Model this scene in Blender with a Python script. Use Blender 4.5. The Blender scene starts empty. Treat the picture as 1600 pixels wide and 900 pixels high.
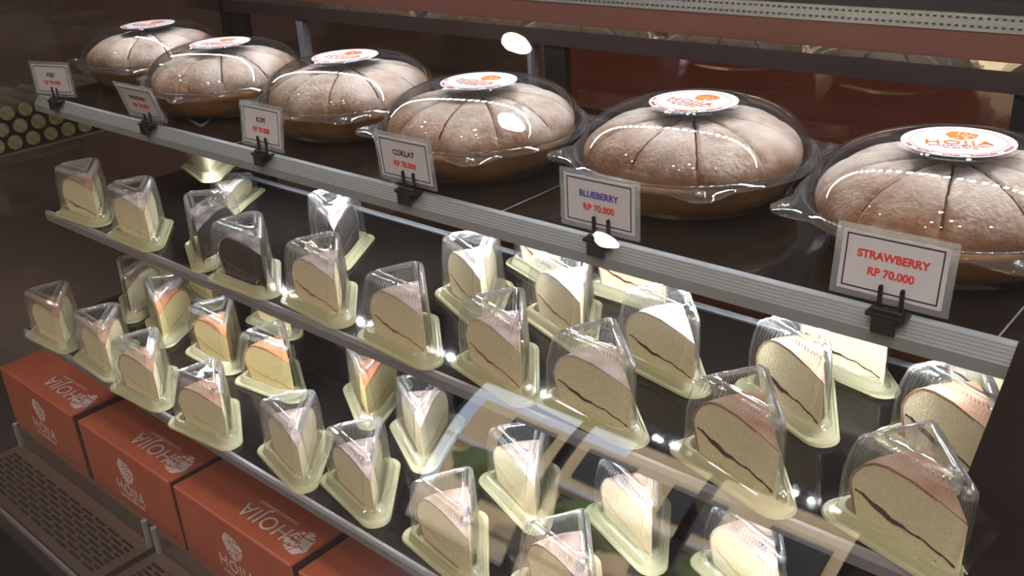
import bpy, bmesh, math, random
from mathutils import Vector, Matrix
random.seed(7)
PI = math.pi
sc = bpy.context.scene
COL = sc.collection

# ------------------------------------------------------------------ camera, world, light, exposure
CAMROT = [[0.7489326080641725, 0.6600936318303572, -0.05810633179787493],
          [0.23705364140524188, -0.348774813428389, -0.9067313276899794],
          [-0.6187936002210357, 0.6653063405189625, -0.41768643774184333]]
cd = bpy.data.cameras.new('camera'); cam = bpy.data.objects.new('camera', cd); COL.objects.link(cam)
cd.sensor_width = 36; cd.lens = 1509.9 / 1600 * 36; cd.clip_start = .01; cd.clip_end = 60
r0, r1, r2 = [Vector(v).normalized() for v in CAMROT]
M4 = Matrix(((r0[0], -r1[0], -r2[0], 0), (r0[1], -r1[1], -r2[1], -.7164564), (r0[2], -r1[2], -r2[2], .3632782), (0, 0, 0, 1)))
cam.matrix_world = M4
sc.camera = cam
sc.view_settings.view_transform = 'Standard'; sc.view_settings.look = 'None'
sc.view_settings.gamma = 1; sc.view_settings.use_curve_mapping = False
sc.view_settings.exposure = 0.0
sc.cycles.transparent_max_bounces = 32; sc.cycles.max_bounces = 8
sc.cycles.caustics_reflective = False; sc.cycles.caustics_refractive = False
sc.cycles.sample_clamp_indirect = 4
w = bpy.data.worlds.new('daylight sky'); sc.world = w; w.use_nodes = True
bg = w.node_tree.nodes['Background']; bg.inputs[0].default_value = (.75, .85, 1, 1); bg.inputs[1].default_value = 4
sun = bpy.data.lights.new('sun', 'SUN'); sun.energy = 7; sun.angle = .01; sun.color = (1, .93, .8)
so = bpy.data.objects.new('sun', sun); COL.objects.link(so)
so.rotation_euler = Vector((-.25, -1, -.75)).to_track_quat('-Z', 'Y').to_euler()

def area(name, loc, direction, sx, sy, energy, color=(1, 1, 1), spread=PI):
    l = bpy.data.lights.new(name, 'AREA'); l.shape = 'RECTANGLE'; l.size = sx; l.size_y = sy
    l.energy = energy; l.color = color; l.spread = spread
    o = bpy.data.objects.new(name, l); COL.objects.link(o); o.location = loc
    z = -Vector(direction).normalized(); x = Vector((1, 0, 0)); y = z.cross(x).normalized()
    o.rotation_euler = Matrix((x, y, z)).transposed().to_euler()
    return o
LEDC = (.88, .94, 1)
# the strip lamps of the case: canopy front, under top shelf, under middle shelf
LED_TOP = (.175, .252); LED_MID = (.012, -.031); LED_LOW = (-.128, -.146)
area('added_staff_fill', (-.4, 1.4, 2.05), (0, -.2, -1), 1.2, .5, 95, (1, .92, .85))  # unseen lamp added behind the rear doors to brighten the red-brown board

# ------------------------------------------------------------------ materials
def nt(name):
    m = bpy.data.materials.new(name); m.use_nodes = True
    return m, m.node_tree.nodes, m.node_tree.links
def rgb(r, g, b):
    f = lambda c: (c / 255 / 12.92) if c / 255 <= .04045 else ((c / 255 + .055) / 1.055) ** 2.4
    return (f(r), f(g), f(b), 1)
def pbr(name, col, rough=.5, metal=0, spec=.5, noise=None, nscale=30, bump=0, bscale=200, emis=None, coat=0, stops=(.35, .65), sss=0):
    m, N, L = nt(name); b = N['Principled BSDF']
    b.inputs['Base Color'].default_value = col; b.inputs['Roughness'].default_value = rough
    b.inputs['Metallic'].default_value = metal; b.inputs['Specular IOR Level'].default_value = spec
    b.inputs['Coat Weight'].default_value = coat
    tc = N.new('ShaderNodeTexCoord')
    if sss:
        b.inputs['Subsurface Weight'].default_value = sss; b.inputs['Subsurface Scale'].default_value = .01
        b.inputs['Subsurface Radius'].default_value = (1, .8, .5)
    if noise:
        n = N.new('ShaderNodeTexNoise'); n.inputs['Scale'].default_value = nscale; n.inputs['Detail'].default_value = 6
        L.new(tc.outputs['Object'], n.inputs['Vector'])
        r = N.new('ShaderNodeValToRGB'); r.color_ramp.elements[0].position = stops[0]; r.color_ramp.elements[1].position = stops[1]
        r.color_ramp.elements[0].color = col; r.color_ramp.elements[1].color = noise
        L.new(n.outputs[0], r.inputs[0]); L.new(r.outputs[0], b.inputs['Base Color'])
    if bump:
        n2 = N.new('ShaderNodeTexNoise'); n2.inputs['Scale'].default_value = bscale; n2.inputs['Detail'].default_value = 5
        L.new(tc.outputs['Object'], n2.inputs['Vector'])
        bp = N.new('ShaderNodeBump'); bp.inputs['Strength'].default_value = bump; bp.inputs['Distance'].default_value = .002
        L.new(n2.outputs[0], bp.inputs['Height']); L.new(bp.outputs[0], b.inputs['Normal'])
    if emis:
        b.inputs['Emission Color'].default_value = emis[0]; b.inputs['Emission Strength'].default_value = emis[1]
    return m
def thin(name, base=.05, edge=.85, rough=.03, tint=(1, 1, 1, 1), haze=0, power=4, hazecol=(.9, .92, .95, 1), gloss=(1, 1, 1, 1)):
    """clear thin sheet: straight-through plus mirror gloss that grows at grazing angles, plus a little scatter"""
    m, N, L = nt(name); N.remove(N['Principled BSDF']); out = N['Material Output']
    lw = N.new('ShaderNodeLayerWeight')
    p = N.new('ShaderNodeMath'); p.operation = 'POWER'; p.inputs[1].default_value = power; L.new(lw.outputs['Facing'], p.inputs[0])
    ma = N.new('ShaderNodeMath'); ma.operation = 'MULTIPLY_ADD'; ma.inputs[1].default_value = edge; ma.inputs[2].default_value = base
    ma.use_clamp = True; L.new(p.outputs[0], ma.inputs[0])
    t = N.new('ShaderNodeBsdfTransparent'); t.inputs[0].default_value = tint
    g = N.new('ShaderNodeBsdfGlossy'); g.inputs['Roughness'].default_value = rough; g.inputs[0].default_value = gloss
    mx = N.new('ShaderNodeMixShader'); L.new(ma.outputs[0], mx.inputs[0]); L.new(t.outputs[0], mx.inputs[1]); L.new(g.outputs[0], mx.inputs[2])
    last = mx
    if haze:
        d = N.new('ShaderNodeBsdfDiffuse'); d.inputs[0].default_value = hazecol
        d2 = N.new('ShaderNodeBsdfTranslucent'); d2.inputs[0].default_value = hazecol
        md = N.new('ShaderNodeMixShader'); md.inputs[0].default_value = .5; L.new(d.outputs[0], md.inputs[1]); L.new(d2.outputs[0], md.inputs[2])
        mh = N.new('ShaderNodeMixShader'); mh.inputs[0].default_value = haze
        L.new(mx.outputs[0], mh.inputs[1]); L.new(md.outputs[0], mh.inputs[2]); last = mh
    L.new(last.outputs[0], out.inputs['Surface'])
    return m
MAT = {}
MAT['shelf'] = pbr('black glossy shelf', rgb(26, 23, 22), .07, spec=.5)
MAT['black'] = pbr('black plastic', rgb(18, 17, 17), .4)
MAT['alu'] = pbr('brushed aluminium', rgb(143, 146, 151), .55, metal=.25)
MAT['alugrey'] = pbr('grey shelf edge', rgb(134, 130, 136), .5, metal=.15)
MAT['steel'] = pbr('stainless steel', rgb(150, 128, 114), .3, metal=.85)
MAT['chrome'] = pbr('polished band', rgb(205, 195, 185), .03, metal=1)
MAT['rail'] = pbr('dark door rail', rgb(52, 38, 36), .35)
MAT['brownband'] = pbr('brown glossy fascia', rgb(112, 68, 58), .2, coat=.4)
MAT['redwall'] = pbr('red brown board', rgb(150, 78, 56), .45)
MAT['darkwall'] = pbr('dark brown wall', rgb(100, 80, 71), .6)
MAT['ceil'] = pbr('ceiling paint', rgb(150, 132, 120), .8)
MAT['floor'] = pbr('shop floor', rgb(90, 80, 74), .4)
MAT['pillar'] = pbr('black glossy end panel', rgb(34, 27, 28), .08, spec=.6)
MAT['lens'] = pbr('dotted strip cover', rgb(168, 168, 168), .25, metal=.6)
MAT['lensdot'] = pbr('strip cover stud', rgb(70, 72, 70), .3, metal=.5)
MAT['glass'] = thin('front glass', .05, .8, .0, tint=(.975, .98, .975, 1), haze=.003, power=5)
MAT['doorglass'] = thin('door glass', .13, .8, .01, tint=(.8, .75, .74, 1), power=4)
MAT['dome'] = thin('clear dome plastic', .055, .75, .03, tint=(.98, .98, .98, 1), haze=.015, power=3.2)
MAT['rim'] = thin('clear rim plastic', .10, .85, .035, tint=(.95, .96, .97, 1), haze=.06, power=1.8)
MAT['lid'] = thin('clear lid plastic', .08, .72, .03, tint=(.97, .972, .965, 1), haze=.022, power=2.8)
MAT['lidrim'] = thin('lid edge plastic', .20, .7, .06, tint=(.95, .96, .95, 1), haze=.16, power=2)
MAT['lam'] = thin('laminate film', .06, .6, .1, tint=(.9, .9, .92, 1), haze=.14, power=3)
MAT['paper'] = pbr('white card', rgb(208, 204, 214), .5)
MAT['ink'] = pbr('black ink', rgb(40, 38, 45), .6)
MAT['red'] = pbr('red ink', rgb(220, 62, 52), .6)
MAT['purple'] = pbr('purple ink', rgb(92, 70, 160), .6)
MAT['brownink'] = pbr('brown ink', rgb(90, 62, 50), .6)
MAT['orangeink'] = pbr('orange ink', rgb(225, 118, 18), .5)
MAT['peachink'] = pbr('pale orange ink', rgb(215, 120, 78), .5)
MAT['sticker'] = pbr('white sticker', rgb(205, 205, 212), .35)
MAT['whiteink'] = pbr('white ink', rgb(205, 188, 188), .5)
MAT['box'] = pbr('orange carton board', rgb(168, 84, 58), .42, noise=rgb(176, 90, 64), nscale=12)
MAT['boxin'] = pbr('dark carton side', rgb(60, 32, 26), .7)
MAT['led'] = pbr('led chip', (1, 1, 1, 1), .5, emis=((.85, .92, 1, 1), 1))
for nm, st in (('led_top', 185), ('led_mid', 330), ('led_low', 340)): MAT[nm] = pbr(nm.replace('_', ' chip '), (1, 1, 1, 1), .5, emis=((.93, .96, 1, 1), st))
MAT['warm'] = pbr('warm downlight', (1, .9, .8, 1), .5, emis=((1, .78, .55, 1), 62))
MAT['logend'] = pbr('pale log end', rgb(190, 190, 140), .8, noise=rgb(160, 150, 110), nscale=60)
MAT['bark'] = pbr('bark', rgb(60, 55, 35), .9)
MAT['facade'] = pbr('cream render', rgb(215, 190, 150), .8)
MAT['window'] = pbr('dark window', rgb(52, 50, 50), .5)
MAT['leaf'] = pbr('leaves', rgb(90, 110, 60), .8)
MAT['crumbdark'] = pbr('chocolate sponge', rgb(48, 32, 28), .9, noise=rgb(30, 20, 18), nscale=260, bump=.6, bscale=600)
MAT['crumb'] = pbr('pale sponge', rgb(250, 238, 204), .85, noise=rgb(240, 224, 180), nscale=300, bump=.5, bscale=700)
MAT['crumby'] = pbr('yellow sponge', rgb(250, 232, 172), .85, noise=rgb(242, 218, 146), nscale=300, bump=.5, bscale=700)
MAT['fillred'] = pbr('strawberry filling', rgb(140, 44, 40), .5)
MAT['fillblue'] = pbr('blueberry filling', rgb(62, 34, 52), .5)
MAT['fillpale'] = pbr('custard filling', rgb(214, 172, 96), .5)
MAT['fillbrown'] = pbr('cocoa filling', rgb(96, 62, 50), .6)
def crust(name, base, sugar, lo, hi, scale=14):
    return pbr(name, base, .75, noise=sugar, nscale=scale, stops=(lo, hi), bump=.3, bscale=500)
MAT['crustpow'] = crust('sugared crust', rgb(178, 122, 88), rgb(220, 206, 204), .35, .6, 22)
MAT['crustbrown'] = crust('brown crust', rgb(156, 106, 74), rgb(186, 156, 136), .4, .7, 26)
MAT['crustdark'] = crust('cocoa sugared crust', rgb(60, 42, 38), rgb(190, 180, 184), .35, .65, 30)
MAT['crustor'] = crust('orange crust', rgb(196, 116, 66), rgb(216, 150, 106), .4, .7, 22)
MAT['crustlilac'] = crust('darker lilac crust', rgb(122, 82, 66), rgb(182, 166, 166), .3, .7, 24)  # brown-lilac crust, darker than the pale sugared one, for lower front row slices
MAT['tray'] = None
m, N, L = nt('pale yellow tray plastic'); b = N['Principled BSDF']
b.inputs['Base Color'].default_value = rgb(224, 220, 180); b.inputs['Roughness'].default_value = .22
t = N.new('ShaderNodeBsdfTransparent'); t.inputs[0].default_value = (.97, .97, .85, 1)
tl = N.new('ShaderNodeBsdfTranslucent'); tl.inputs[0].default_value = rgb(232, 228, 190)
m1 = N.new('ShaderNodeMixShader'); m1.inputs[0].default_value = .3; m2 = N.new('ShaderNodeMixShader'); m2.inputs[0].default_value = .34
L.new(b.outputs[0], m1.inputs[1]); L.new(tl.outputs[0], m1.inputs[2]); L.new(m1.outputs[0], m2.inputs[1]); L.new(t.outputs[0], m2.inputs[2])
L.new(m2.outputs[0], N['Material Output'].inputs['Surface']); MAT['tray'] = m
# whole-cake top: baked brown with sifted sugar that lies on what faces up, streaked by noise
m, N, L = nt('baked cake top with sifted sugar'); b = N['Principled BSDF']; b.inputs['Roughness'].default_value = .8
tc = N.new('ShaderNodeTexCoord'); n = N.new('ShaderNodeTexNoise'); n.inputs['Scale'].default_value = 11; n.inputs['Detail'].default_value = 10; n.inputs['Roughness'].default_value = .65
L.new(tc.outputs['Object'], n.inputs['Vector'])
r = N.new('ShaderNodeValToRGB'); e = r.color_ramp.elements; e[0].position = .36; e[0].color = rgb(148, 104, 72); e[1].position = .66; e[1].color = rgb(214, 198, 186)
sx = N.new('ShaderNodeSeparateXYZ'); L.new(tc.outputs['Object'], sx.inputs[0])
mr = N.new('ShaderNodeMapRange'); mr.inputs[1].default_value = .045; mr.inputs[2].default_value = .085; mr.inputs[3].default_value = -.12; mr.inputs[4].default_value = .14
L.new(sx.outputs[2], mr.inputs[0]); ad = N.new('ShaderNodeMath'); L.new(n.outputs[0], ad.inputs[0]); L.new(mr.outputs[0], ad.inputs[1])
L.new(ad.outputs[0], r.inputs[0]); L.new(r.outputs[0], b.inputs['Base Color'])
n2 = N.new('ShaderNodeTexNoise'); n2.inputs['Scale'].default_value = 220; n2.inputs['Detail'].default_value = 7; L.new(tc.outputs['Object'], n2.inputs['Vector'])
bp = N.new('ShaderNodeBump'); bp.inputs['Strength'].default_value = .7; bp.inputs['Distance'].default_value = .003; L.new(n2.outputs[0], bp.inputs['Height']); L.new(bp.outputs[0], b.inputs['Normal'])
MAT['caketop'] = m
MAT['cakeside'] = pbr('golden cake side', rgb(214, 160, 100), .8, noise=rgb(188, 132, 78), nscale=20, bump=.3, bscale=300)
MAT['groove'] = pbr('dark cut in cake', rgb(74, 44, 32), .9)

# ------------------------------------------------------------------ helpers
class MB:
    def __init__(s): s.v = []; s.f = []
    def box(s, x0, x1, y0, y1, z0, z1):
        i = len(s.v)
        s.v += [(x, y, z) for z in (z0, z1) for y in (y0, y1) for x in (x0, x1)]
        s.f += [(i, i+2, i+3, i+1), (i+4, i+5, i+7, i+6), (i, i+1, i+5, i+4), (i+2, i+6, i+7, i+3), (i, i+4, i+6, i+2), (i+1, i+3, i+7, i+5)]
        return s
    def extrude_x(s, prof, x0, x1):
        i = len(s.v); n = len(prof)
        s.v += [(x0, y, z) for y, z in prof] + [(x1, y, z) for y, z in prof]
        s.f += [(i+k, i+(k+1) % n, i+n+(k+1) % n, i+n+k) for k in range(n)] + [tuple(range(i+n-1, i-1, -1)), tuple(range(i+n, i+2*n))]
        return s
    def loops(s, ls, closed=True, cap0=False, cap1=False):
        """ls: list of loops, all of the same count"""
        i = len(s.v); n = len(ls[0])
        for l in ls: s.v += [tuple(p) for p in l]
        for k in range(len(ls)-1):
            a = i + k*n
            for j in range(n if closed else n-1):
                j2 = (j+1) % n
                s.f.append((a+j, a+j2, a+n+j2, a+n+j))
        if cap0: s.f.append(tuple(range(i+n-1, i-1, -1)))
        if cap1: s.f.append(tuple(range(i+(len(ls)-1)*n, i+len(ls)*n)))
        return s
    def cyl(s, c, r, h, axis='z', n=20, r2=None):
        r2 = r if r2 is None else r2
        ls = []
        for t, rr in ((0, r), (1, r2)):
            l = []
            for k in range(n):
                a = 2*PI*k/n; u, v2 = rr*math.cos(a), rr*math.sin(a)
                p = {'z': (u, v2, t*h), 'x': (t*h, u, v2), 'y': (u, t*h, v2)}[axis]
                l.append((c[0]+p[0], c[1]+p[1], c[2]+p[2]))
            ls.append(l)
        return s.loops(ls, True, True, True)
    def build(s, name, mat, parent=None, smooth=False, mats=None, midx=None, bevel=0):
        me = bpy.data.meshes.new(name); me.from_pydata(s.v, [], s.f); me.validate()
        bm = bmesh.new(); bm.from_mesh(me); bmesh.ops.recalc_face_normals(bm, faces=bm.faces); bm.to_mesh(me); bm.free()
        me.materials.append(mat)
        o = bpy.data.objects.new(name, me); COL.objects.link(o); o.parent = parent
        if smooth:
            me.shade_smooth()
            if smooth != 'all': me.set_sharp_from_angle(angle=.7)
        if bevel:
            md = o.modifiers.new('bevel', 'BEVEL'); md.width = bevel; md.segments = 2; md.limit_method = 'ANGLE'
        return o
def tag(o, label=None, cat=None, group=None, kind=None):
    if label: o['label'] = label
    if cat: o['category'] = cat
    if group: o['group'] = group
    if kind: o['kind'] = kind
    return o
def empty(name, loc=(0, 0, 0), rz=0):
    o = bpy.data.objects.new(name, None); COL.objects.link(o); o.location = loc; o.rotation_euler = (0, 0, rz); o.empty_display_size = .02
    return o
def copy_tree(o, parent=None):
    c = o.copy(); COL.objects.link(c); c.parent = parent
    for ch in o.children: copy_tree(ch, c)
    return c
def text_mesh(body, size, spacing=1.0, depth=.0002, offset=0, xscale=1.0):
    cu = bpy.data.curves.new('t', 'FONT'); cu.body = body; cu.size = size; cu.align_x = 'CENTER'; cu.align_y = 'CENTER'
    cu.space_character = spacing; cu.extrude = depth; cu.offset = offset; cu.resolution_u = 4
    ob = bpy.data.objects.new('t', cu); COL.objects.link(ob)
    dg = bpy.context.evaluated_depsgraph_get(); me = bpy.data.meshes.new_from_object(ob.evaluated_get(dg))
    bpy.data.objects.remove(ob); bpy.data.curves.remove(cu)
    if xscale != 1:
        for v in me.vertices: v.co.x *= xscale
    return me
def text_obj(name, body, size, mat, parent, loc, rot=(0, 0, 0), **k):
    me = text_mesh(body, size, **k); me.name = name; me.materials.clear(); me.materials.append(mat)
    o = bpy.data.objects.new(name, me); COL.objects.link(o); o.parent = parent; o.location = loc; o.rotation_euler = rot
    return o
def logo_mb(size, depth=.0003):
    """round brush seal: a disc of thick strokes parted by thin curved cuts, sampled on a fine grid"""
    mb = MB(); n = 44; c = size / n
    def inside(u, v):
        r = math.hypot(u, v * 1.04); a = math.atan2(v, u)
        if r > .98 + .07 * math.sin(3*a + .6) + .04 * math.sin(7*a): return False
        cuts = (abs(v - .42 - .16*math.sin(3.2*u)) < .05 and u > -.75,
                abs(v + .05 - .2*u - .1*math.cos(4*u)) < .055 and u > -.2,
                abs(v + .45 + .3*u*u) < .05,
                abs(u - .08 + .25*v) < .06 and v < .25,
                abs(u + .3 - .3*v) < .05 and v > .1,
                abs(math.hypot(u - .42, v - .62) - .2) < .05,
                abs(math.hypot(u - .5, v + .1) - .2) < .05,
                abs(math.hypot(u + .45, v + .62) - .18) < .045,
                abs(u - v*.5 - .55) < .04 and v < -.3)
        return not any(cuts)
    for j in range(n):
        i = 0
        while i < n:
            if inside((i+.5)/n*2.2-1.1, (j+.5)/n*2.2-1.1):
                k = i
                while k < n and inside((k+.5)/n*2.2-1.1, (j+.5)/n*2.2-1.1): k += 1
                mb.box(-size/2+i*c, -size/2+k*c, -size/2+j*c, -size/2+(j+1)*c, 0, depth); i = k
            i += 1
    return mb

# ------------------------------------------------------------------ room shell
ROOM = dict(x0=-5.2, x1=3.2, y0=-4.2, y1=2.4, z0=-1.0, z1=2.1)
def struct(name, mb, mat, **k): return tag(mb.build(name, mat, **k), kind='structure')
R_ = ROOM
struct('floor', MB().box(R_['x0'], R_['x1'], R_['y0'], R_['y1'], -1.1, -1.0), MAT['floor'])
struct('ceiling', MB().box(R_['x0'], R_['x1'], R_['y0'], R_['y1'], 2.1, 2.2), MAT['ceil'])
struct('wall_left', MB().box(R_['x0']-.1, R_['x0'], R_['y0'], R_['y1'], -1, 2.1), MAT['darkwall'])
struct('wall_right', MB().box(R_['x1'], R_['x1']+.1, R_['y0'], R_['y1'], -1, 2.1), MAT['darkwall'])
struct('wall_back', MB().box(R_['x0'], R_['x1'], R_['y1'], R_['y1']+.1, -1, 2.1), MAT['darkwall'])
WX0, WX1, WZ0, WZ1 = -3.8, -1.25, -.75, 1.3          # shop window behind the customer
f = MB(); Y0 = R_['y0']
f.box(R_['x0'], WX0, Y0-.1, Y0, -1, 2.1).box(WX1, R_['x1'], Y0-.1, Y0, -1, 2.1).box(WX0, WX1, Y0-.1, Y0, -1, WZ0).box(WX0, WX1, Y0-.1, Y0, WZ1, 2.1)
struct('wall_front', f, MAT['darkwall'])
f = MB()
for x in (WX0, -2.95, -2.1, WX1-.06): f.box(x, x+.06, Y0-.07, Y0-.03, WZ0, WZ1)
f.box(WX0, WX1, Y0-.07, Y0-.03, WZ0, WZ0+.06).box(WX0, WX1, Y0-.07, Y0-.03, WZ1-.06, WZ1)
wf = struct('window_1', f, MAT['black'])
# across the street
b_ = empty('street_building', (-4.5, -13, -1)); tag(b_, 'cream building across the street seen reflected in the glass', 'building')
MB().box(-6, -3, -3, 0, 0, 4.2).box(-3, 6.5, -3, 0, 0, 6.2).build('wall', MAT['facade'], b_)
for i in range(7):
    for k in range(2):
        w_ = MB().box(-5.2+i*1.6, -4.3+i*1.6, -.02, .05, .8+k*1.9, 2.1+k*1.9).build('window', MAT['window'], b_)
MB().box(-6.2, 6.7, 0, .35, 2.25, 2.4).build('cornice', MAT['paper'], b_)
for i in range(5):
    t_ = empty('street_tree', (-8+i*1.9, -10.5-random.random(), -1.1)); tag(t_, 'small street tree before the cream building, ' + ['at its left end', 'second from its left end', 'at its middle', 'second from its right end', 'at its right end'][i], 'tree', 'trees across the street')
    MB().cyl((0, 0, 0), .07, 1.4, n=8).build('trunk', MAT['bark'], t_)
    bm = bmesh.new(); bmesh.ops.create_icosphere(bm, subdivisions=3, radius=.55)
    for v in bm.verts: v.co *= 1+random.uniform(-.2, .2); v.co.z += 1.6
    me = bpy.data.meshes.new('crown'); bm.to_mesh(me); bm.free(); me.materials.append(MAT['leaf'])
    o = bpy.data.objects.new('crown', me); COL.objects.link(o); o.parent = t_
struct('ground', MB().box(-30, 25, -40, Y0-.1, -1.2, -1.1), MAT['facade'])
# downlights in the ceiling
for i, (x, y, e) in enumerate([(-2.33, -.86, 62), (-2.54, -1.44, 62), (-2.36, -2.32, 62), (-.1, -1.0, 62), (.9, -.9, 62), (-.1, -2.2, 62), (.9, -2.1, 62), (1.9, -1.5, 62), (-.2, -3.3, 50), (.4, -1.6, 40), (.4, -2.8, 40), (1.4, -.7, 40)]):
    d = empty('ceiling_downlight', (x, y, 2.1)); tag(d, 'round warm ceiling downlight, '+['reflected above the COKLAT cake', 'reflected on the COKLAT cake dome', 'reflected below the BLUEBERRY price card', 'nearest above the photographer', 'right of the photographer near the case', 'above the shop middle', 'to the right of the shop middle', 'far right of the shop', 'near the shop window', 'between the two nearest rows', 'right of the shop window', 'beside the far end of the case'][i], 'ceiling light', 'ceiling downlights')
    MB().cyl((0, 0, -.012), .07, .012, n=28).build('trim_ring', MAT['paper'], d)
    MB().cyl((0, 0, -.018), .06, .006, n=28).build('lamp', MAT['warm'], d)
    sp = bpy.data.lights.new('downlight_beam', 'SPOT'); sp.energy = e; sp.color = (1, .92, .87); sp.spot_size = 2.2; sp.spot_blend = .8; sp.shadow_soft_size = .04
    o = bpy.data.objects.new('downlight_beam', sp); COL.objects.link(o); o.parent = d; o.location = (0, 0, -.03)

# ------------------------------------------------------------------ display case
XL, XR = -1.84, -.154
S2Y, S2Z, S3Y, S3Z = -.1410, -.12433, -.2231, -.30262
DOORY = .46
case = empty('display_case', (-1, 0, -.99)); tag(case, 'long refrigerated cake display case with black shelves and curved front glass', 'display case')
def cpart(name, mb, mat, **k):
    for i, v in enumerate(mb.v): mb.v[i] = (v[0]+1, v[1], v[2]+.99)
    return mb.build(name, mat, case, **k)
# plinth and deck
cpart('base_cabinet', MB().box(-2.0, .35, -.33, .5, -.99, -.60), MAT['black'])
cpart('deck', MB().box(-2.0, XR, -.33, .46, -.60, -.572), MAT['black'])
def shelf(name, x0, y0, z, y1, th, prof, x1=XR, mat='alugrey', rear=False):
    s_ = cpart(name, MB().box(x0, x1, y0+.004, y1, z-th, z), MAT['shelf'])
    mb = MB().extrude_x([(y0+dy+.0, z+dz) for dy, dz in prof], x0, x1)
    for i, v in enumerate(mb.v): mb.v[i] = (v[0]+1, v[1], v[2]+.99)
    e_ = mb.build('edge_strip', MAT[mat], s_)
    if rear:
        mb = MB().box(x0+1, x1+1, y1, y1+.008, z-.012+.99, z+.002+.99); mb.build('rear_rim', MAT['alu'], s_)
    return s_
ribs = [(.006, .0005), (0, 0)]
for k in range(5):
    a = k/5; ribs += [(-.010*a-.0016, -.0125*a-.0008), (-.010*(a+.2)-.0002, -.0125*(a+.2)+.0003)]
ribs += [(-.0115, -.0135), (-.0115, -.025), (.006, -.025)]
s1 = shelf('top_shelf', -1.80, 0, 0, .405, .012, ribs, mat='alu', x1=.1)
s2_ = shelf('middle_shelf', -1.535, S2Y, S2Z, .14, .010, [(.004, .001), (0, .001), (-.002, -.004), (-.001, -.015), (.004, -.015)], rear=True)
s3_ = shelf('lower_shelf', -1.535, S3Y, S3Z, .26, .010, [(.004, .0015), (0, .0015), (-.002, -.002), (-.001, -.013), (.004, -.013)], rear=True)
# seams of the top shelf panels
for x in (-1.19, -.68, -.17):
    MB().box(x+1, x+1.0015, .004, .40, .99, .9904).build('panel_seam', MAT['alugrey'], s1)
# shelf brackets
for x in (-1.45, -.75, -.2):
    cpart('bracket', MB().box(x-.004, x+.004, .12, .44, -.15, -.128), MAT['black'])
    cpart('bracket', MB().box(x-.004, x+.004, .25, .44, -.335, -.31), MAT['black'])
# rear doors
cpart('door_rail', MB().box(-2.0, .35, DOORY-.02, DOORY+.02, .0775, .102), MAT['rail'])
cpart('polished_band', MB().extrude_x([(DOORY-.02, .1022), (DOORY-.0197, .1115), (DOORY+.02, .1115), (DOORY+.02, .1022)], -2.0, .35), MAT['chrome'])
cpart('brown_fascia', MB().box(-2.0, .35, DOORY-.018, DOORY+.02, .1117, .143), MAT['brownband'])
le = cpart('light_cover', MB().box(-1.25, .35, DOORY-.024, DOORY+.0, .1435, .1635), MAT['lens'])
mb = MB()
for k in range(190):
    x = -1.24+k*.0083
    for z in (.149, .158): mb.box(x+1, x+1.003, DOORY-.026, DOORY-.0235, z-.0012+.99, z+.0012+.99)
tag(mb.build('cover_stud', MAT['lensdot'], le), kind='stuff')
cpart('canopy', MB().box(-2.0, .35, -.045, .52, .264, .30), MAT['black'])
cpart('upper_fascia', MB().box(-2.0, .35, DOORY-.03, DOORY+.03, .164, .262), MAT['black'])
cpart('door_frame', MB().box(-.985, -.945, DOORY-.008, DOORY+.006, -.572, .0775), MAT['black'])
cpart('door_frame', MB().box(-1.02, -1.012, DOORY-.010, DOORY+.006, -.572, .0775), MAT['alugrey'])
cpart('door_frame', MB().box(-1.62, -1.60, DOORY-.010, DOORY+.006, -.572, .0775), MAT['alugrey'])
cpart('door_frame', MB().box(-1.86, -1.80, DOORY-.010, DOORY+.006, -.572, .0775), MAT['black'])
cpart('door_frame', MB().box(-.30, -.26, DOORY-.008, DOORY+.006, -.572, .0775), MAT['black'])
cpart('rear_door_glass', MB().box(-1.0, .35, DOORY+.008, DOORY+.012, -.572, .0775), MAT['doorglass'])
cpart('rear_door_glass', MB().box(-2.0, -1.0, DOORY-.002, DOORY+.002, -.572, .0775), MAT['doorglass'])
# service counter behind the doors
struct('trim_1', MB().box(-1.39, 1.2, 1.0, 1.05, -1, .60), MAT['redwall'])
struct('trim_2', MB().box(-4.0, -1.39, 1.0, 1.05, -1, .60), MAT['darkwall'])
# end pillar on the right: glossy black
cpart('end_panel', MB().extrude_x([(.012, .004), (.0, .002), (-.01, -.008), (S2Y-.004, S2Z-.002), (-.33, -.29), (-.33, -.60), (.5, -.60), (.5, .0)], XR, .35), MAT['pillar'])
# left end glass and post
cpart('end_glass', MB().box(-1.853, -1.847, -.36, .45, -.572, .25), MAT['glass'])
cpart('end_post', MB().box(-1.87, -1.85, .44, .50, -.6, .262), MAT['black'])
# curved front glass
prof = []
G = [(-.395, -.60), (-.385, -.50), (-.37, -.40), (-.35, -.30), (-.322, -.20), (-.288, -.11), (-.245, -.02), (-.195, .06), (-.142, .135), (-.09, .20), (-.035, .262)]
def crom(P, n=6):
    o = []
    for i in range(len(P)-1):
        p0, p1, p2, p3 = P[max(i-1, 0)], P[i], P[i+1], P[min(i+2, len(P)-1)]
        for k in range(n):
            t = k/n
            o.append(tuple(.5*((2*b)+(-a+c)*t+(2*a-5*b+4*c-d)*t*t+(-a+3*b-3*c+d)*t**3) for a, b, c, d in zip(p0, p1, p2, p3)))
    return o+[P[-1]]
gp = crom(G)
mb = MB().loops([[(x, y, z) for y, z in gp] for x in (-1.846, .34)], closed=False)
i0 = []
for (y0, z0), (y1, z1) in zip([gp[0]]+gp[:-1], gp[1:]+[gp[-1]]):
    l_ = math.hypot(y1-y0, z1-z0); i0.append((z1-z0, -(y1-y0), l_))
mb.loops([[(x, y+.008*a/l_, z+.008*b/l_) for (y, z), (a, b, l_) in zip(gp, i0)] for x in (-1.846, .34)], closed=False)
cpart('front_glass', mb, MAT['glass'], smooth='all')

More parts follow.
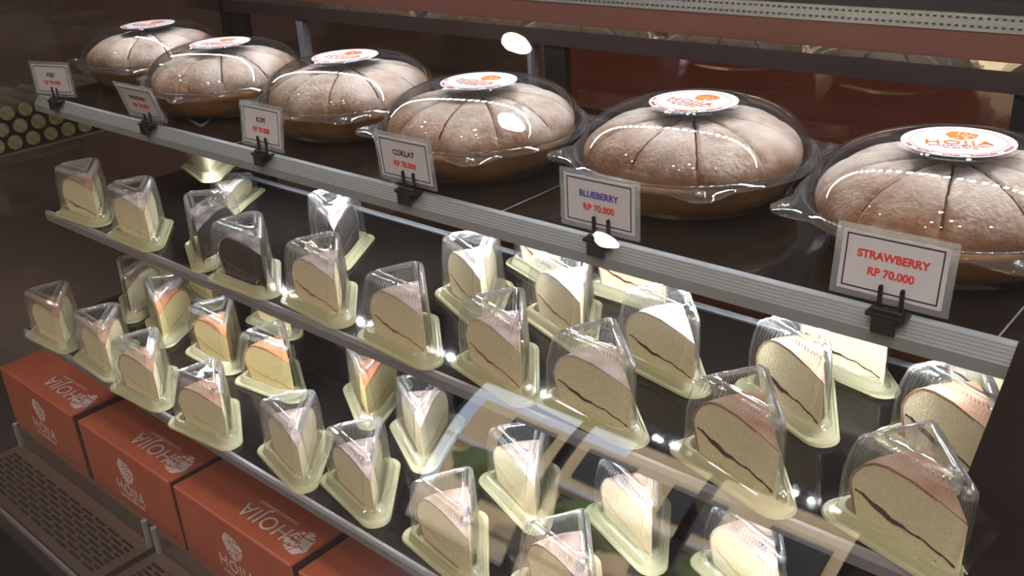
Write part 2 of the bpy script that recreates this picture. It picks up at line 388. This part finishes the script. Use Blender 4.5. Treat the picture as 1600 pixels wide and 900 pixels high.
def led_strip(name, label, x0, x1, y, z, tilt, pitch, mat):
    r = empty(name, ((x0+x1)/2, y, z)); tag(r, label, 'light strip')
    h = (x1-x0)/2
    a = MB().box(-h, h, -.006, .006, -.001, .004); a.build('housing', MAT['alu'], r)
    c = MB(); n = int((x1-x0)/pitch)
    for k in range(n): c.box(-h+k*pitch, -h+k*pitch+pitch*.42, (-.0050 if mat == 'led_top' else -.0034), (.0050 if mat == 'led_top' else .0034), -.0022, -.0010)
    o = c.build('chip_row', MAT[mat], r); tag(o, kind='stuff'); r.rotation_euler = (tilt, 0, 0)
    return r
led_strip('light_strip', 'canopy light strip of bright white chips above the domed cakes', -1.78, .33, LED_TOP[0], LED_TOP[1], .0, .022, 'led_top')
led_strip('light_strip', 'white light strip fixed under the front of the top shelf', -1.3, -.17, LED_MID[0], LED_MID[1]+.004, .3, .022, 'led_mid')
led_strip('light_strip', 'white light strip fixed under the front of the middle shelf', -1.3, -.17, LED_LOW[0]+.002, LED_LOW[1]+.004, .3, .022, 'led_low')

# ------------------------------------------------------------------ domed whole cakes
def revolve(prof, n, fn=None):
    ls = []
    for r, z in prof:
        ls.append([fn(r, z, 2*PI*k/n) if fn else (r*math.cos(2*PI*k/n), r*math.sin(2*PI*k/n), z) for k in range(n)])
    return ls
NC = 10
def make_cake():
    r = empty('sponge_cake'); n = 27*NC
    def fn(rr, z, a):
        da = ((a*NC/(2*PI)+.5) % 1-.5)*2*PI/NC
        d = abs(da)*rr
        g = math.exp(-(d/.0020)**2)
        puff = math.sin(abs(da)*NC/2)
        k = min(1, rr/.05)
        z2 = z-(.0032*g*k) + .0022*puff*k - .0015*k
        rr2 = rr*(1-.012*g+.008*(puff-.6)) + .0015*math.sin(3*a+1)*k
        return (rr2*math.cos(a), rr2*math.sin(a), z2)
    top = [(.1165, .0395), (.1175, .046), (.116, .053), (.111, .061), (.103, .068), (.092, .0745), (.078, .0795), (.062, .083), (.045, .085), (.028, .0855), (.012, .0845), (.002, .084)]
    MB().loops(revolve(top, n, fn), cap1=True).build('baked_top', MAT['caketop'], r, smooth='all')
    def fs(rr, z, a):
        q = abs(math.sin(a*17)); rr2 = rr*(1+.010*q)
        return (rr2*math.cos(a), rr2*math.sin(a), z)
    side = [(.094, .0035), (.099, .006), (.105, .018), (.111, .030), (.1155, .0385), (.113, .0405)]
    MB().loops(revolve(side, 204, fs), cap0=True, cap1=True).build('fluted_side', MAT['cakeside'], r, smooth='all')
    mb = MB()
    for k in range(NC):
        a = 2*PI*k/NC + random.uniform(-.03, .03)
        pts = []
        for i in range(16):
            rr = .022+.089*i/15
            # follow the valley floor
            for (r_a, z_a), (r_b, z_b) in zip(top[1:], top[2:]):
                if r_b <= rr <= r_a: zz = z_b+(z_a-z_b)*(rr-r_b)/(r_a-r_b); break
            w_ = .0011*(.4+.6*abs(math.sin(i*1.7+k)))+.0004
            zz2 = zz-.0043*min(1, rr/.05)
            ca, sa = math.cos(2*PI*k/NC), math.sin(2*PI*k/NC)
            jit = .0007*math.sin(i*2.1+k*3)
            pts.append([(rr*.992*ca-(jit+s*w_)*sa, rr*.992*sa+(jit+s*w_)*ca, zz2+(.0012 if s == 0 else .0004)) for s in (-1, 0, 1)])
        mb.loops(pts, closed=False)
    mb.build('slicing_mark', MAT['groove'], r, smooth='all')
    return r
TABS = [math.radians(a) for a in (-55, 35, 125, 215)]
def tabr(base, a):
    e = 0
    for t in TABS:
        d = abs((a-t+PI) % (2*PI)-PI)
        e = max(e, max(0, 1-d/.24))
    return base+.024*min(e*1.25, 1)
def make_container():
    r = empty('domed_cake_container'); n = 180
    circ = lambda rr, z: [(rr*math.cos(2*PI*k/n), rr*math.sin(2*PI*k/n), z) for k in range(n)]
    tabc = lambda b_, z: [(tabr(b_, 2*PI*k/n)*math.cos(2*PI*k/n), tabr(b_, 2*PI*k/n)*math.sin(2*PI*k/n), z) for k in range(n)]
    dome = [(.1255, .0475), (.1250, .053), (.1225, .061), (.1175, .070), (.110, .0785), (.100, .0865), (.088, .0925), (.074, .097), (.060, .0995), (.0535, .1003), (.052, .0993), (.0505, .0993), (.050, .1000)]
    MB().loops([circ(a, b_) for a, b_ in dome], cap1=True).build('dome_lid', MAT['dome'], r, smooth='all')
    MB().loops([circ(.1255, .0475), circ(.1275, .0465), circ(.130, .0495), circ(.1325, .0495), circ(.1345, .0460), tabc(.136, .0455), tabc(.1365, .0425)]).build('lid_flange', MAT['rim'], r, smooth='all')
    for t in TABS:
        c = (.148*math.cos(t), .148*math.sin(t)); ls = []
        for rr, z in ((.0062, .0458), (.0055, .0482), (.0042, .0482), (.0036, .0468)):
            ls.append([(c[0]+rr*math.cos(2*PI*k/16), c[1]+rr*math.sin(2*PI*k/16), z) for k in range(16)])
        MB().loops(ls, cap1=True).build('snap_button', MAT['rim'], r, smooth='all')
    fl = lambda b_, z: [(b_*(1+.010*abs(math.sin(2*PI*k/n*15)))*math.cos(2*PI*k/n), b_*(1+.010*abs(math.sin(2*PI*k/n*15)))*math.sin(2*PI*k/n), z) for k in range(n)]
    MB().loops([fl(.098, .0015), fl(.103, .004), fl(.112, .022), fl(.121, .0395), circ(.127, .0410), tabc(.1355, .0418)], cap0=True).build('base_tray', MAT['dome'], r, smooth='all')
    st = MB().cyl((0, 0, .1004), .0475, .0006, n=72).build('sticker', MAT['sticker'], r)
    ri = MB()
    for k in range(72):
        if k in (24, 25): continue
        a0, a1 = 2*PI*k/72, 2*PI*(k+1)/72
        i = len(ri.v)
        for z in (.1010, .1012):
            for rr, a in ((.0395, a0), (.0402, a0), (.0402, a1), (.0395, a1)): ri.v.append((rr*math.cos(a), rr*math.sin(a)*.98, z))
        ri.f += [(i+4, i+5, i+6, i+7), (i, i+4, i+7, i+3), (i+1, i+2, i+6, i+5)]
    ri.build('printed_ring', MAT['peachink'], st)
    lg = logo_mb(.029); [lg.v.__setitem__(i, (v[0]+.004, v[1]+.0185, v[2]+.1010)) for i, v in enumerate(lg.v)]
    lg.build('seal_mark', MAT['orangeink'], st)
    text_obj('brand_lettering', 'HOJIA', .0165, MAT['orangeink'], st, (0, -.0050, .1012), spacing=1.15, xscale=1.12, offset=.00012)
    text_obj('small_lettering', 'CAKE & BOUTIQUE BAKERY', .0038, MAT['peachink'], st, (0, -.0145, .1012), xscale=1.05)
    text_obj('small_lettering', 'TEL: 0361727188', .0040, MAT['peachink'], st, (0, -.0205, .1012), xscale=1.05)
    arc = 'CAKE . PASTRY . BREAD . CHOCOLATE . COOKIES'
    vs = MB()
    meshes = {}
    for i, ch in enumerate(arc):
        if ch == ' ': continue
        a = -PI/2+(i-(len(arc)-1)/2)*.063
        if ch not in meshes: meshes[ch] = text_mesh(ch, .0046)
        me = meshes[ch]; k0 = len(vs.v); ca, sa = math.cos(a+PI/2), math.sin(a+PI/2)
        for v in me.vertices: vs.v.append((v.co.x*ca-v.co.y*sa+.0438*math.cos(a), v.co.x*sa+v.co.y*ca+.0438*math.sin(a), .1012+v.co.z))
        for p_ in me.polygons: vs.f.append(tuple(k0+q for q in p_.vertices))
    vs.build('rim_lettering', MAT['peachink'], st)
    return r
CAKES = [(-1.710, .1897, 10, 'leftmost'), (-1.4011, .1416, 30, 'second from the left'), (-1.1138, .1618, 24, 'third from the left'),
         (-.8249, .1343, 2, 'third from the right'), (-.5434, .1722, -4, 'second from the right'), (-.2641, .1581, 22, 'rightmost')]
cardtxt = ['KEJU', 'PANDAN', 'KOPI', 'COKLAT', 'BLUEBERRY', 'STRAWBERRY']
names = ['behind the leftmost price card', 'behind the second price card from the left', 'behind the KOPI price card', 'behind the COKLAT price card', 'behind the BLUEBERRY price card', 'behind the STRAWBERRY price card']
ck0 = make_cake(); ct0 = make_container()
for i, (x, y, yaw, pos) in enumerate(CAKES):
    c = ck0 if i == 0 else copy_tree(ck0); t = ct0 if i == 0 else copy_tree(ct0)
    c.location = (x, y, .0012); c.rotation_euler = (0, 0, math.radians(20+i*17))
    t.location = (x, y, .0); t.rotation_euler = (0, 0, math.radians([8, -6, 12, 3, 0, 4][i]))
    for s in t.children:
        if s.name.startswith('sticker'): s.rotation_euler = (0, 0, math.radians(yaw-[8, -6, 12, 3, 0, 4][i]))
    tag(c, 'round brown segmented sponge cake dusted with sugar, %s' % names[i], 'cake', 'whole cakes on the top shelf')
    tag(t, 'clear domed plastic cake container with round sticker, %s of six' % pos, 'cake container', 'domed containers on the top shelf')

# ------------------------------------------------------------------ price cards and clips
def card(i, x, txt, mat, lean, roll, yaw, label, size=.0115, y=-.004):
    r = empty('price_card', (x, y, .0105)); r.rotation_euler = (lean, roll, yaw)
    tag(r, label, 'price card', 'price cards on the top shelf edge')
    MB().box(-.0425, .0425, -.0005, .0002, .0035, .0535).build('paper', MAT['paper'], r)
    MB().box(-.0485, .0485, .0003, .0005, -.002, .059).build('laminate', MAT['lam'], r)
    b = MB()
    for a in ((-.039, .039, .0501, .0513), (-.039, .039, .0064, .0076), (-.039, -.0378, .0064, .0513), (.0378, .039, .0064, .0513)):
        b.box(a[0], a[1], -.0007, -.0004, a[2], a[3])
    b.build('printed_border', MAT['ink'], r)
    text_obj('flavour_lettering', txt, .0092, mat, r, (0, -.0007, .0360), (PI/2, 0, 0), offset=.00032, depth=.0001)
    text_obj('price_lettering', 'RP 70.000', .0092, MAT['red'], r, (0, -.0007, .0225), (PI/2, 0, 0), offset=.00032, depth=.0001)
    return r
def clip(x, label):
    r = empty('card_clip', (x, -.004, .0)); tag(r, label, 'card clip', 'black card clips on the top shelf edge')
    MB().box(-.016, .016, -.013, .004, .0008, .0048).build('clamp', MAT['black'], r, bevel=.001)
    MB().box(-.010, .010, -.0145, -.0105, -.012, .002).build('grip', MAT['black'], r, bevel=.001)
    a = MB().box(-.0105, -.0070, -.0035, -.0015, .004, .024); a.cyl((-.00875, -.0035, .024), .00175, .002, 'y', 12); a.build('prong', MAT['black'], r)
    a = MB().box(.0070, .0105, -.0035, -.0015, .004, .024); a.cyl((.00875, -.0035, .024), .00175, .002, 'y', 12); a.build('prong', MAT['black'], r)
    MB().cyl((-.013, -.006, .0055), .0024, .026, 'x', 12).build('hinge_pin', MAT['black'], r)
    return r
CL = [(-1.715, 'KEJU', 'brownink', 0, .0, .30, 'leftmost price card, small blurred text, in front of the leftmost domed cake'),
      (-1.405, 'PANDAN', 'brownink', .30, .03, .1, 'backward leaning price card, second from the left'),
      (-1.105, 'KOPI', 'brownink', -.12, 0, .0, 'white price card reading KOPI RP 70.000'),
      (-.817, 'COKLAT', 'brownink', .06, 0, 0, 'white price card reading COKLAT RP 70.000'),
      (-.540, 'BLUEBERRY', 'purple', 0, 0, 0, 'white price card reading BLUEBERRY in purple over RP 70.000'),
      (-.253, 'STRAWBERRY', 'red', -.12, 0, 0, 'white price card reading STRAWBERRY in red over RP 70.000')]
for i, (x, t, mt, lean, roll, yaw, lab) in enumerate(CL):
    card(i, x, t, MAT[mt], lean, roll, yaw, lab)
    clip(x+.004, 'black plastic clip holding the ' + ['leftmost price card', 'second price card from the left', 'KOPI price card', 'COKLAT price card', 'BLUEBERRY price card', 'STRAWBERRY price card'][i])

# ------------------------------------------------------------------ wedge clamshells and cake slices
LT, HB = .161, .0550          # virtual apex to back, half back width
def tri_loop(inset, rad, z, ne=40, rib=0, nr=14, back=0):
    """rounded triangle, apex towards +X at the origin tip, back towards -X; every loop has the same count"""
    tip = .034               # visible tip sits this far behind the virtual apex
    V = [Vector((tip, 0)), Vector((tip-LT, HB)), Vector((tip-LT, -HB))]
    d = inset+rad; n = 3; L_ = []
    for i in range(3):        # inset lines
        a, b_ = V[i], V[(i+1) % 3]; t = (b_-a).normalized(); nn = Vector((-t.y, t.x))
        if nn.dot((V[0]+V[1]+V[2])/3-a) < 0: nn = -nn
        L_.append((a+nn*(d+(back if i == 1 else 0)), t, nn))
    C_ = []
    for i in range(3):        # centre at vertex i = line i-1 x line i
        p, t, _ = L_[i-1]; q, s, _ = L_[i]
        den = t.x*s.y-t.y*s.x; k = ((q-p).x*s.y-(q-p).y*s.x)/den
        C_.append(p+t*k)
    out = []
    for i in range(3):
        na = -L_[i-1][2]; nb = -L_[i][2]; a0 = math.atan2(na.y, na.x); a1 = math.atan2(nb.y, nb.x)
        dd = (a1-a0+PI) % (2*PI)-PI
        for k in range(8):
            a = a0+dd*k/7; out.append((C_[i].x+rad*math.cos(a), C_[i].y+rad*math.sin(a), z))
        A = C_[i]+nb*rad; B_ = C_[(i+1) % 3]+nb*rad
        m_ = ne
        for k in range(1, m_):
            t = k/m_; u = A.lerp(B_, t); e = -rib*(.5-.5*math.cos(2*PI*t*nr))
            out.append((u.x+nb.x*e, u.y+nb.y*e, z))
    return out
NE = 160; NR = 20
def make_clamshell():
    r = empty('wedge_clamshell')
    T = lambda i, rad, z, rib=0, back=0: tri_loop(i, rad, z, NE, rib, NR, back)
    MB().loops([T(.034, .006, .0060), T(.020, .008, .0060), T(.0160, .009, .0040), T(.0145, .009, .0040), T(.0130, .011, .0125), T(.0120, .012, .0138), T(.0088, .0135, .0138), T(.0078, .014, .0125), T(.0062, .015, .0070), T(.0055, .015, .0050), T(.0035, .016, .0050), T(.0025, .016, .0062), T(.0008, .017, .0062), T(.0, .017, .0040)], cap0=True).build('tray', MAT['tray'], r, smooth=True)
    bev = [T(.0112, .007, .0760, .0034, .010), T(.0123, .0055, .0805, .0042, .012), T(.0150, .0045, .0836, .0008, .013)]
    rdg = [T(.0180, .004, .0838, 0, .013), T(.0188, .0035, .0866, 0, .013), T(.0216, .003, .0868, 0, .013), T(.0226, .003, .0834, 0, .013)]
    ld = MB().loops([T(.0066, .0135, .0130), T(.0080, .013, .0146), T(.0092, .012, .0150), T(.0098, .011, .0250, .0017, -.001), T(.0104, .009, .0480, .0018, .001), T(.0108, .008, .0660, .0022, .006), bev[0]])
    ld.loops([bev[2], rdg[0]]); ld.loops([rdg[3], T(.032, .001, .0830, 0, .013)], cap1=True)
    ld = ld.build('lid', MAT['lid'], r, smooth='all')
    MB().loops(bev).build('crimped_edge', MAT['lidrim'], ld, smooth='all')
    MB().loops(rdg).build('raised_ridge', MAT['lidrim'], ld, smooth='all')
    return r
SR = .096; SA = math.radians(17.3)
def sprof(dr=0):
    # half section of the slice: distance from tip, height
    return [(0, .0065), (0, .0535+dr), (.02, .0590+dr), (.046, .0635+dr), (.066, .0635+dr), (.077, .0605+dr), (.0860+dr*.4, .0540+dr*.8), (.0925+dr*.7, .0450+dr*.5), (SR+dr, .0360), (SR-.001+dr, .028), (SR-.004+dr, .018), (SR-.007+dr, .0065)]
def slice_obj(kind):
    crumb, crustm, fill, fz, fth = kind
    r = empty('cake_slice'); NA = 10
    rnd = random.Random(str(kind))
    P = sprof()
    P2 = []
    for (a, b_), (c, d) in zip(P, P[1:]+P[:1]):
        P2.append((a, b_))
    ls = []
    for k in range(NA+1):
        a = -SA+2*SA*k/NA
        ls.append([(-.0175-s*math.cos(a), s*math.sin(a), z) for s, z in P2])
    MB().loops(ls, closed=True, cap0=True, cap1=True).build('sponge', MAT[crumb], r, smooth=True)
    # crust: shell over the top and the round back
    def shell(dr): return sprof(dr)[1:]
    o_ = []
    for k in range(NA+1):
        a = (-SA+2*SA*k/NA)*1.012
        up = [(-.0178-s*math.cos(a), s*math.sin(a), z) for s, z in shell(.0014)]
        dn = [(-.0178-s*math.cos(a), s*math.sin(a), z) for s, z in reversed([(s, z) for s, z in shell(-.0012)])]
        o_.append(up+dn)
    MB().loops(o_, cap0=True, cap1=True).build('crust', MAT[crustm], r, smooth=True)
    # filling line on both cut faces
    mb = MB()
    if fill:
        for sgn in (-1, 1):
            top, bot = [], []
            for i in range(36):
                s = .004+(SR-.0085)*i/35; u = i/35
                zc = .0165+fz*(u**1.2)+.0013*math.sin(u*9+sgn)+.0006*math.sin(u*31+fz*900)
                th = fth*(.35+.45*rnd.random()+1.1*max(0, math.sin(u*5.2-1.6+sgn*.4))**2)
                ca, sa = math.cos(SA), math.sin(SA)*sgn; off = .0004
                for L_, z in ((top, zc+th), (bot, zc-th)):
                    L_.append((s, z))
            f1 = [(-.0175-s*ca+off*math.sin(SA), s*sa+off*sgn*ca, z) for s, z in top]
            f2 = [(-.0175-s*ca+off*math.sin(SA), s*sa+off*sgn*ca, z) for s, z in bot]
            g1 = [(-.0175-s*ca-.001*math.sin(SA), s*sa-.001*sgn*ca, z) for s, z in top]
            g2 = [(-.0175-s*ca-.001*math.sin(SA), s*sa-.001*sgn*ca, z) for s, z in bot]
            mb.loops([g1, f1, f2, g2], closed=False)
        mb.build('filling', MAT[fill], r)
    return r
KINDS = {'straw': ('crumb', 'crustpow', 'fillred', .012, .0009), 'blue': ('crumb', 'crustbrown', 'fillblue', .012, .0016),
         'bluepow': ('crumb', 'crustpow', 'fillblue', .012, .0011), 'choc': ('crumbdark', 'crustdark', 'fillbrown', .012, .0012),
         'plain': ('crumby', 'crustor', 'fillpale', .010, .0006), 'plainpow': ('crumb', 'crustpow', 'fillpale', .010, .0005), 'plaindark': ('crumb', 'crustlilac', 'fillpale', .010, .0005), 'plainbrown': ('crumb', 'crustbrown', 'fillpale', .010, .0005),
         'mocha': ('crumb', 'crustbrown', 'fillbrown', .010, .0012)}
proto = {}
clam0 = make_clamshell(); first_clam = [True]
MID = [  # x, y, axis degrees, kind, slice look, place
 (-1.372, -.128, 165, 'mocha', 'dim cream slice with brown filling', 'at the left end of the middle shelf'),
 (-1.210, -.135, 161, 'plainpow', 'pale slice without filling line', 'second from left on the middle shelf front'),
 (-1.085, -.140, 135, 'choc', 'dark chocolate slice turned sideways', 'left of the other front row chocolate slice'),
 (-.938, -.134, 163, 'choc', 'dark chocolate slice facing forward', 'left of the first red filled slice'),
 (-.802, -.133, 157, 'straw', 'cream slice with thin red filling', 'just right of the front chocolate slices'),
 (-.652, -.140, 157, 'straw', 'sugared slice with red filling', 'sixth from left on the middle shelf front'),
 (-.526, -.139, 149, 'straw', 'narrow sugared slice with red streak', 'seventh from left on the middle shelf front'),
 (-.402, -.132, 156, 'bluepow', 'wide sugared slice with dark filling', 'third from the black end panel, front row'),
 (-.259, -.145, 146, 'blue', 'brown topped slice with thick blueberry line', 'second from the black end panel, front row'),
 (-.120, -.147, 146, 'blue', 'big brown topped slice with blueberry line', 'against the black end panel, front row'),
 (-.932, -.036, 140, 'choc', 'cocoa slice with rosy sugar top', 'behind the first red filled slice'),
 (-.668, -.045, 140, 'straw', 'orange edged slice with red filling', 'middle shelf second row above its dark gap'),
 (-.655, .080, 144, 'straw', 'half hidden cream slice', 'rear left one under the top shelf edge'),
 (-.545, -.025, 142, 'straw', 'cream slice with red specks', 'middle shelf second row, third from right end'),
 (-.520, .105, 160, 'straw', 'cream slice showing a long red line', 'rear row left of the BLUEBERRY card clip'),
 (-.403, -.030, 150, 'bluepow', 'golden topped slice with thin dark line', 'behind the wide sugared slice'),
 (-.262, .072, 150, 'bluepow', 'cream slice cut by the top shelf edge', 'rear row below the STRAWBERRY card'),
 (-.276, -.038, 136, 'blue', 'sugared slice with broken dark line', 'behind the slice second from end panel'),
 (-.135, -.040, 138, 'blue', 'brown topped slice with blueberry patches', 'second row by the black end panel'),
 (-.120, .075, 150, 'blue', 'cream slice barely seen', 'rear corner by the black end panel'),
]
LOW = [
 (-1.385, -.219, 164, 'plainbrown', 'dim brown topped slice', 'at the left end of the lower shelf'),
 (-1.243, -.221, 158, 'plainbrown', 'brown topped pale slice', 'lower shelf front row, second from left'),
 (-1.108, -.221, 164, 'plainbrown', 'dull brown topped slice', 'lower shelf front row, third from left'),
 (-.952, -.216, 167, 'plainbrown', 'brown topped slice behind clear ribs', 'lower shelf front row, fourth from left'),
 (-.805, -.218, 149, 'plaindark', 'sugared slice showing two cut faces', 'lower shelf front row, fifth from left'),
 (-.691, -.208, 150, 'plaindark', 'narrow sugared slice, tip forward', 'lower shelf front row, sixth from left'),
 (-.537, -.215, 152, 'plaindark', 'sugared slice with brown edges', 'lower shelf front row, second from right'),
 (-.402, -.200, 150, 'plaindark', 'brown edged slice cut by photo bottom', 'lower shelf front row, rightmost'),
 (-1.400, -.110, 137, 'plainbrown', 'dark topped slice with bright cut face', 'lower shelf second row, leftmost'),
 (-1.275, -.125, 140, 'plain', 'yellow slice with a salmon top', 'lower shelf second row, second from left'),
 (-1.115, -.105, 160, 'plain', 'orange topped yellow slice', 'lower shelf second row, third from left'),
 (-.975, -.096, 168, 'plain', 'wide yellow slice with custard line', 'lower shelf second row, fourth from left'),
 (-.848, -.088, 132, 'plain', 'deep orange topped slice', 'lower shelf second row by middle shelf edge'),
 (-.723, -.110, 134, 'plainpow', 'white sugared slice with orange tip', 'behind the narrow slice on the lower shelf'),
 (-.545, -.112, 142, 'plainpow', 'tan topped slice under window reflections', 'lower shelf second row, third from right'),
 (-.414, -.090, 140, 'plainpow', 'pale slice in bright window reflection', 'lower shelf second row, second from right'),
 (-.280, -.085, 142, 'plainpow', 'sugared slice cut by photo bottom', 'lower shelf second row, rightmost'),
 (-1.450, .000, 157, 'plain', 'dim pale slice', 'lower shelf third row, leftmost'),
 (-1.327, .000, 155, 'plain', 'small looking pale slice', 'lower shelf third row, second from left'),
 (-1.130, .012, 160, 'plain', 'yellow slice cut by the shelf edge', 'lower shelf third row, third from left'),
 (-.965, .035, 150, 'plain', 'yellow slice with a sugared edge', 'lower shelf third row, fourth from left'),
 (-.365, .050, 150, 'plainpow', 'mostly hidden pale slice', 'lower shelf third row, rightmost'),
]
used = {}
def place(x, y, z, deg, kind, sl, where, grp, tilt=(0, 0)):
    c = clam0 if first_clam[0] else copy_tree(clam0); first_clam[0] = False
    if kind not in proto: proto[kind] = slice_obj(KINDS[kind]); s = proto[kind]
    else: s = copy_tree(proto[kind])
    rz = math.radians(deg-180)
    c.location = (x, y, z-.001); c.rotation_euler = (tilt[0], tilt[1], rz)
    s.location = (x, y, z-.0002); s.rotation_euler = (tilt[0], tilt[1], rz+random.uniform(-.05, .05)*0)
    k = random.uniform(.96, 1.03); s.scale = (1, 1, k)
    tag(c, 'clear ribbed wedge clamshell, %s' % where, 'cake clamshell', 'wedge clamshells ' + grp)
    tag(s, '%s, %s' % (sl, where), 'cake slice', 'cake slices ' + grp)
    return c, s
for x, y, d, k, sl, wh in MID: place(x, y, S2Z, d, k, sl, wh, 'on the middle shelf')
a_ = place(-1.250, .010, S2Z, 141, 'plainpow', 'pale slice in the lower box of a pair', 'bottom of the stacked pair, middle shelf', 'on the middle shelf')
for q_ in a_: q_.scale = (1, 1, .46)
place(-1.295, .018, S2Z+.0405, 147, 'plainpow', 'pale slice in the upper box of a pair', 'top of the stacked pair, middle shelf', 'on the middle shelf')
for x, y, d, k, sl, wh in LOW: place(x, y, S3Z, d, k, sl, wh, 'on the lower shelf')

# ------------------------------------------------------------------ orange cartons under the shelves
BX = [(-1.755, 'leftmost orange carton, cut by the photo edge'), (-1.453, 'second orange carton from the left under the lower shelf'),
      (-1.161, 'third orange carton from the left, whole front visible'), (-.866, 'rightmost orange carton at the photo bottom')]
def carton():
    r = empty('cake_carton'); W, D, H = .280, .27, .124
    o = MB().box(0, W, 0, D, 0, H).build('board', MAT['box'], r, bevel=.003)
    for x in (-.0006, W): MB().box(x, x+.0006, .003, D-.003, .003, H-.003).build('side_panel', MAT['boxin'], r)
    # top print reads from the staff side
    lg = logo_mb(.050); lo = lg.build('seal_mark', MAT['whiteink'], r); lo.location = (.252, .036, H); lo.rotation_euler = (0, 0, PI)
    text_obj('brand_lettering', 'HOJIA', .036, MAT['whiteink'], r, (.178, .036, H+.0003), (0, 0, PI), spacing=1.08)
    text_obj('small_lettering', 'CAKE & BOUTIQUE BAKERY', .0068, MAT['whiteink'], r, (.178, .058, H+.0003), (0, 0, PI))
    lg = logo_mb(.050); lo = lg.build('seal_mark', MAT['whiteink'], r); lo.location = (.140, 0, .082); lo.rotation_euler = (PI/2, 0, 0)
    text_obj('brand_lettering', 'HOJIA', .030, MAT['whiteink'], r, (.140, -.0003, .043), (PI/2, 0, 0), spacing=1.1)
    text_obj('small_lettering', 'CAKE & BOUTIQUE BAKERY', .006, MAT['whiteink'], r, (.140, -.0003, .026), (PI/2, 0, 0))
    return r
c0 = carton()
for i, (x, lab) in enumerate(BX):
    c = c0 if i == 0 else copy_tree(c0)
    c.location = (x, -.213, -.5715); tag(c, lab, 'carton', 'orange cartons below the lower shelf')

# ------------------------------------------------------------------ perforated air grilles with glass risers
def grille(x0, x1, label):
    r = empty('air_grille', (x0, 0, -.560)); tag(r, label, 'air grille', 'perforated air grilles in front of the cartons')
    W = x1-x0; ya, yb = -.345, -.243
    rows = 9; ry0, ry1 = -.333, -.262; pitch = (ry1-ry0)/rows; sl = .034; gap = .0085
    mb = MB(); mb.box(0, W, ya, ry0, -.0015, 0); mb.box(0, W, ry1, yb, -.0015, 0); mb.box(0, .018, ry0, ry1, -.0015, 0); mb.box(W-.018, W, ry0, ry1, -.0015, 0)
    for k in range(rows):
        y = ry0+k*pitch; mb.box(.018, W-.018, y, y+pitch*.36, -.0015, 0)
        x = .018+((k % 2)*.5)*(sl+gap)
        if k % 2: mb.box(x-gap, x, y+pitch*.36, y+pitch, -.0015, 0)
        while x+sl < W-.018:
            mb.box(x+sl, min(x+sl+gap, W-.018), y+pitch*.36, y+pitch, -.0015, 0); x += sl+gap
    mb.build('slotted_plate', MAT['steel'], r)
    MB().box(0, W, ya-.004, ya, -.03, .002).build('front_lip', MAT['black'], r)
    g = MB().box(.004, W-.004, yb, yb+.003, .0, .040).build('glass_riser', MAT['glass'], r)
    MB().box(.0, W, yb-.001, yb+.004, .038, .042).build('riser_cap', MAT['steel'], r)
    for x in (.006, W-.006): MB().cyl((x, yb-.002, 0), .0045, .046, n=12).build('riser_post', MAT['alu'], r)
    return r
grille(-1.66, -1.205, 'left steel air grille with brickwork slots and clear riser')
grille(-1.190, -.735, 'right steel air grille partly cut by the photo bottom')
cpart('front_sill', MB().box(-2.0, XR, -.42, -.352, -.62, -.566), MAT['black'])
cpart('sill_trim', MB().box(-2.0, XR, -.352, -.349, -.58, -.556), MAT['alugrey'])

# ------------------------------------------------------------------ stacked logs beyond the left end
lx = -2.25; logs = []
tag(MB().box(lx-.25, lx+.02, -.10, .46, -.215, -.200).build('log_ledge', MAT['darkwall']), 'dark ledge carrying the stacked pale logs beyond the case end', 'ledge')
proto_log = None
rows = 3
for k in range(rows):
    for j in range(11):
        yy = .0+j*.041+(k % 2)*.0205-.02; zz = -.1805+k*.0335; rr = random.uniform(.0165, .019)
        if proto_log is None:
            r = empty('log'); MB().cyl((-.2, 0, 0), .0185, .199, 'x', 20).build('bark', MAT['bark'], r); MB().cyl((-.001, 0, 0), .0172, .0015, 'x', 20).build('cut_end', MAT['logend'], r); proto_log = r
        else: r = copy_tree(proto_log)
        r.location = (lx, yy, zz); r.scale = (1, rr/.019, rr/.019)
        tag(r, 'pale round log end in the %s row of the dim pile left of the case' % ['bottom', 'middle', 'top'][k], 'log', 'stacked logs beyond the left end')
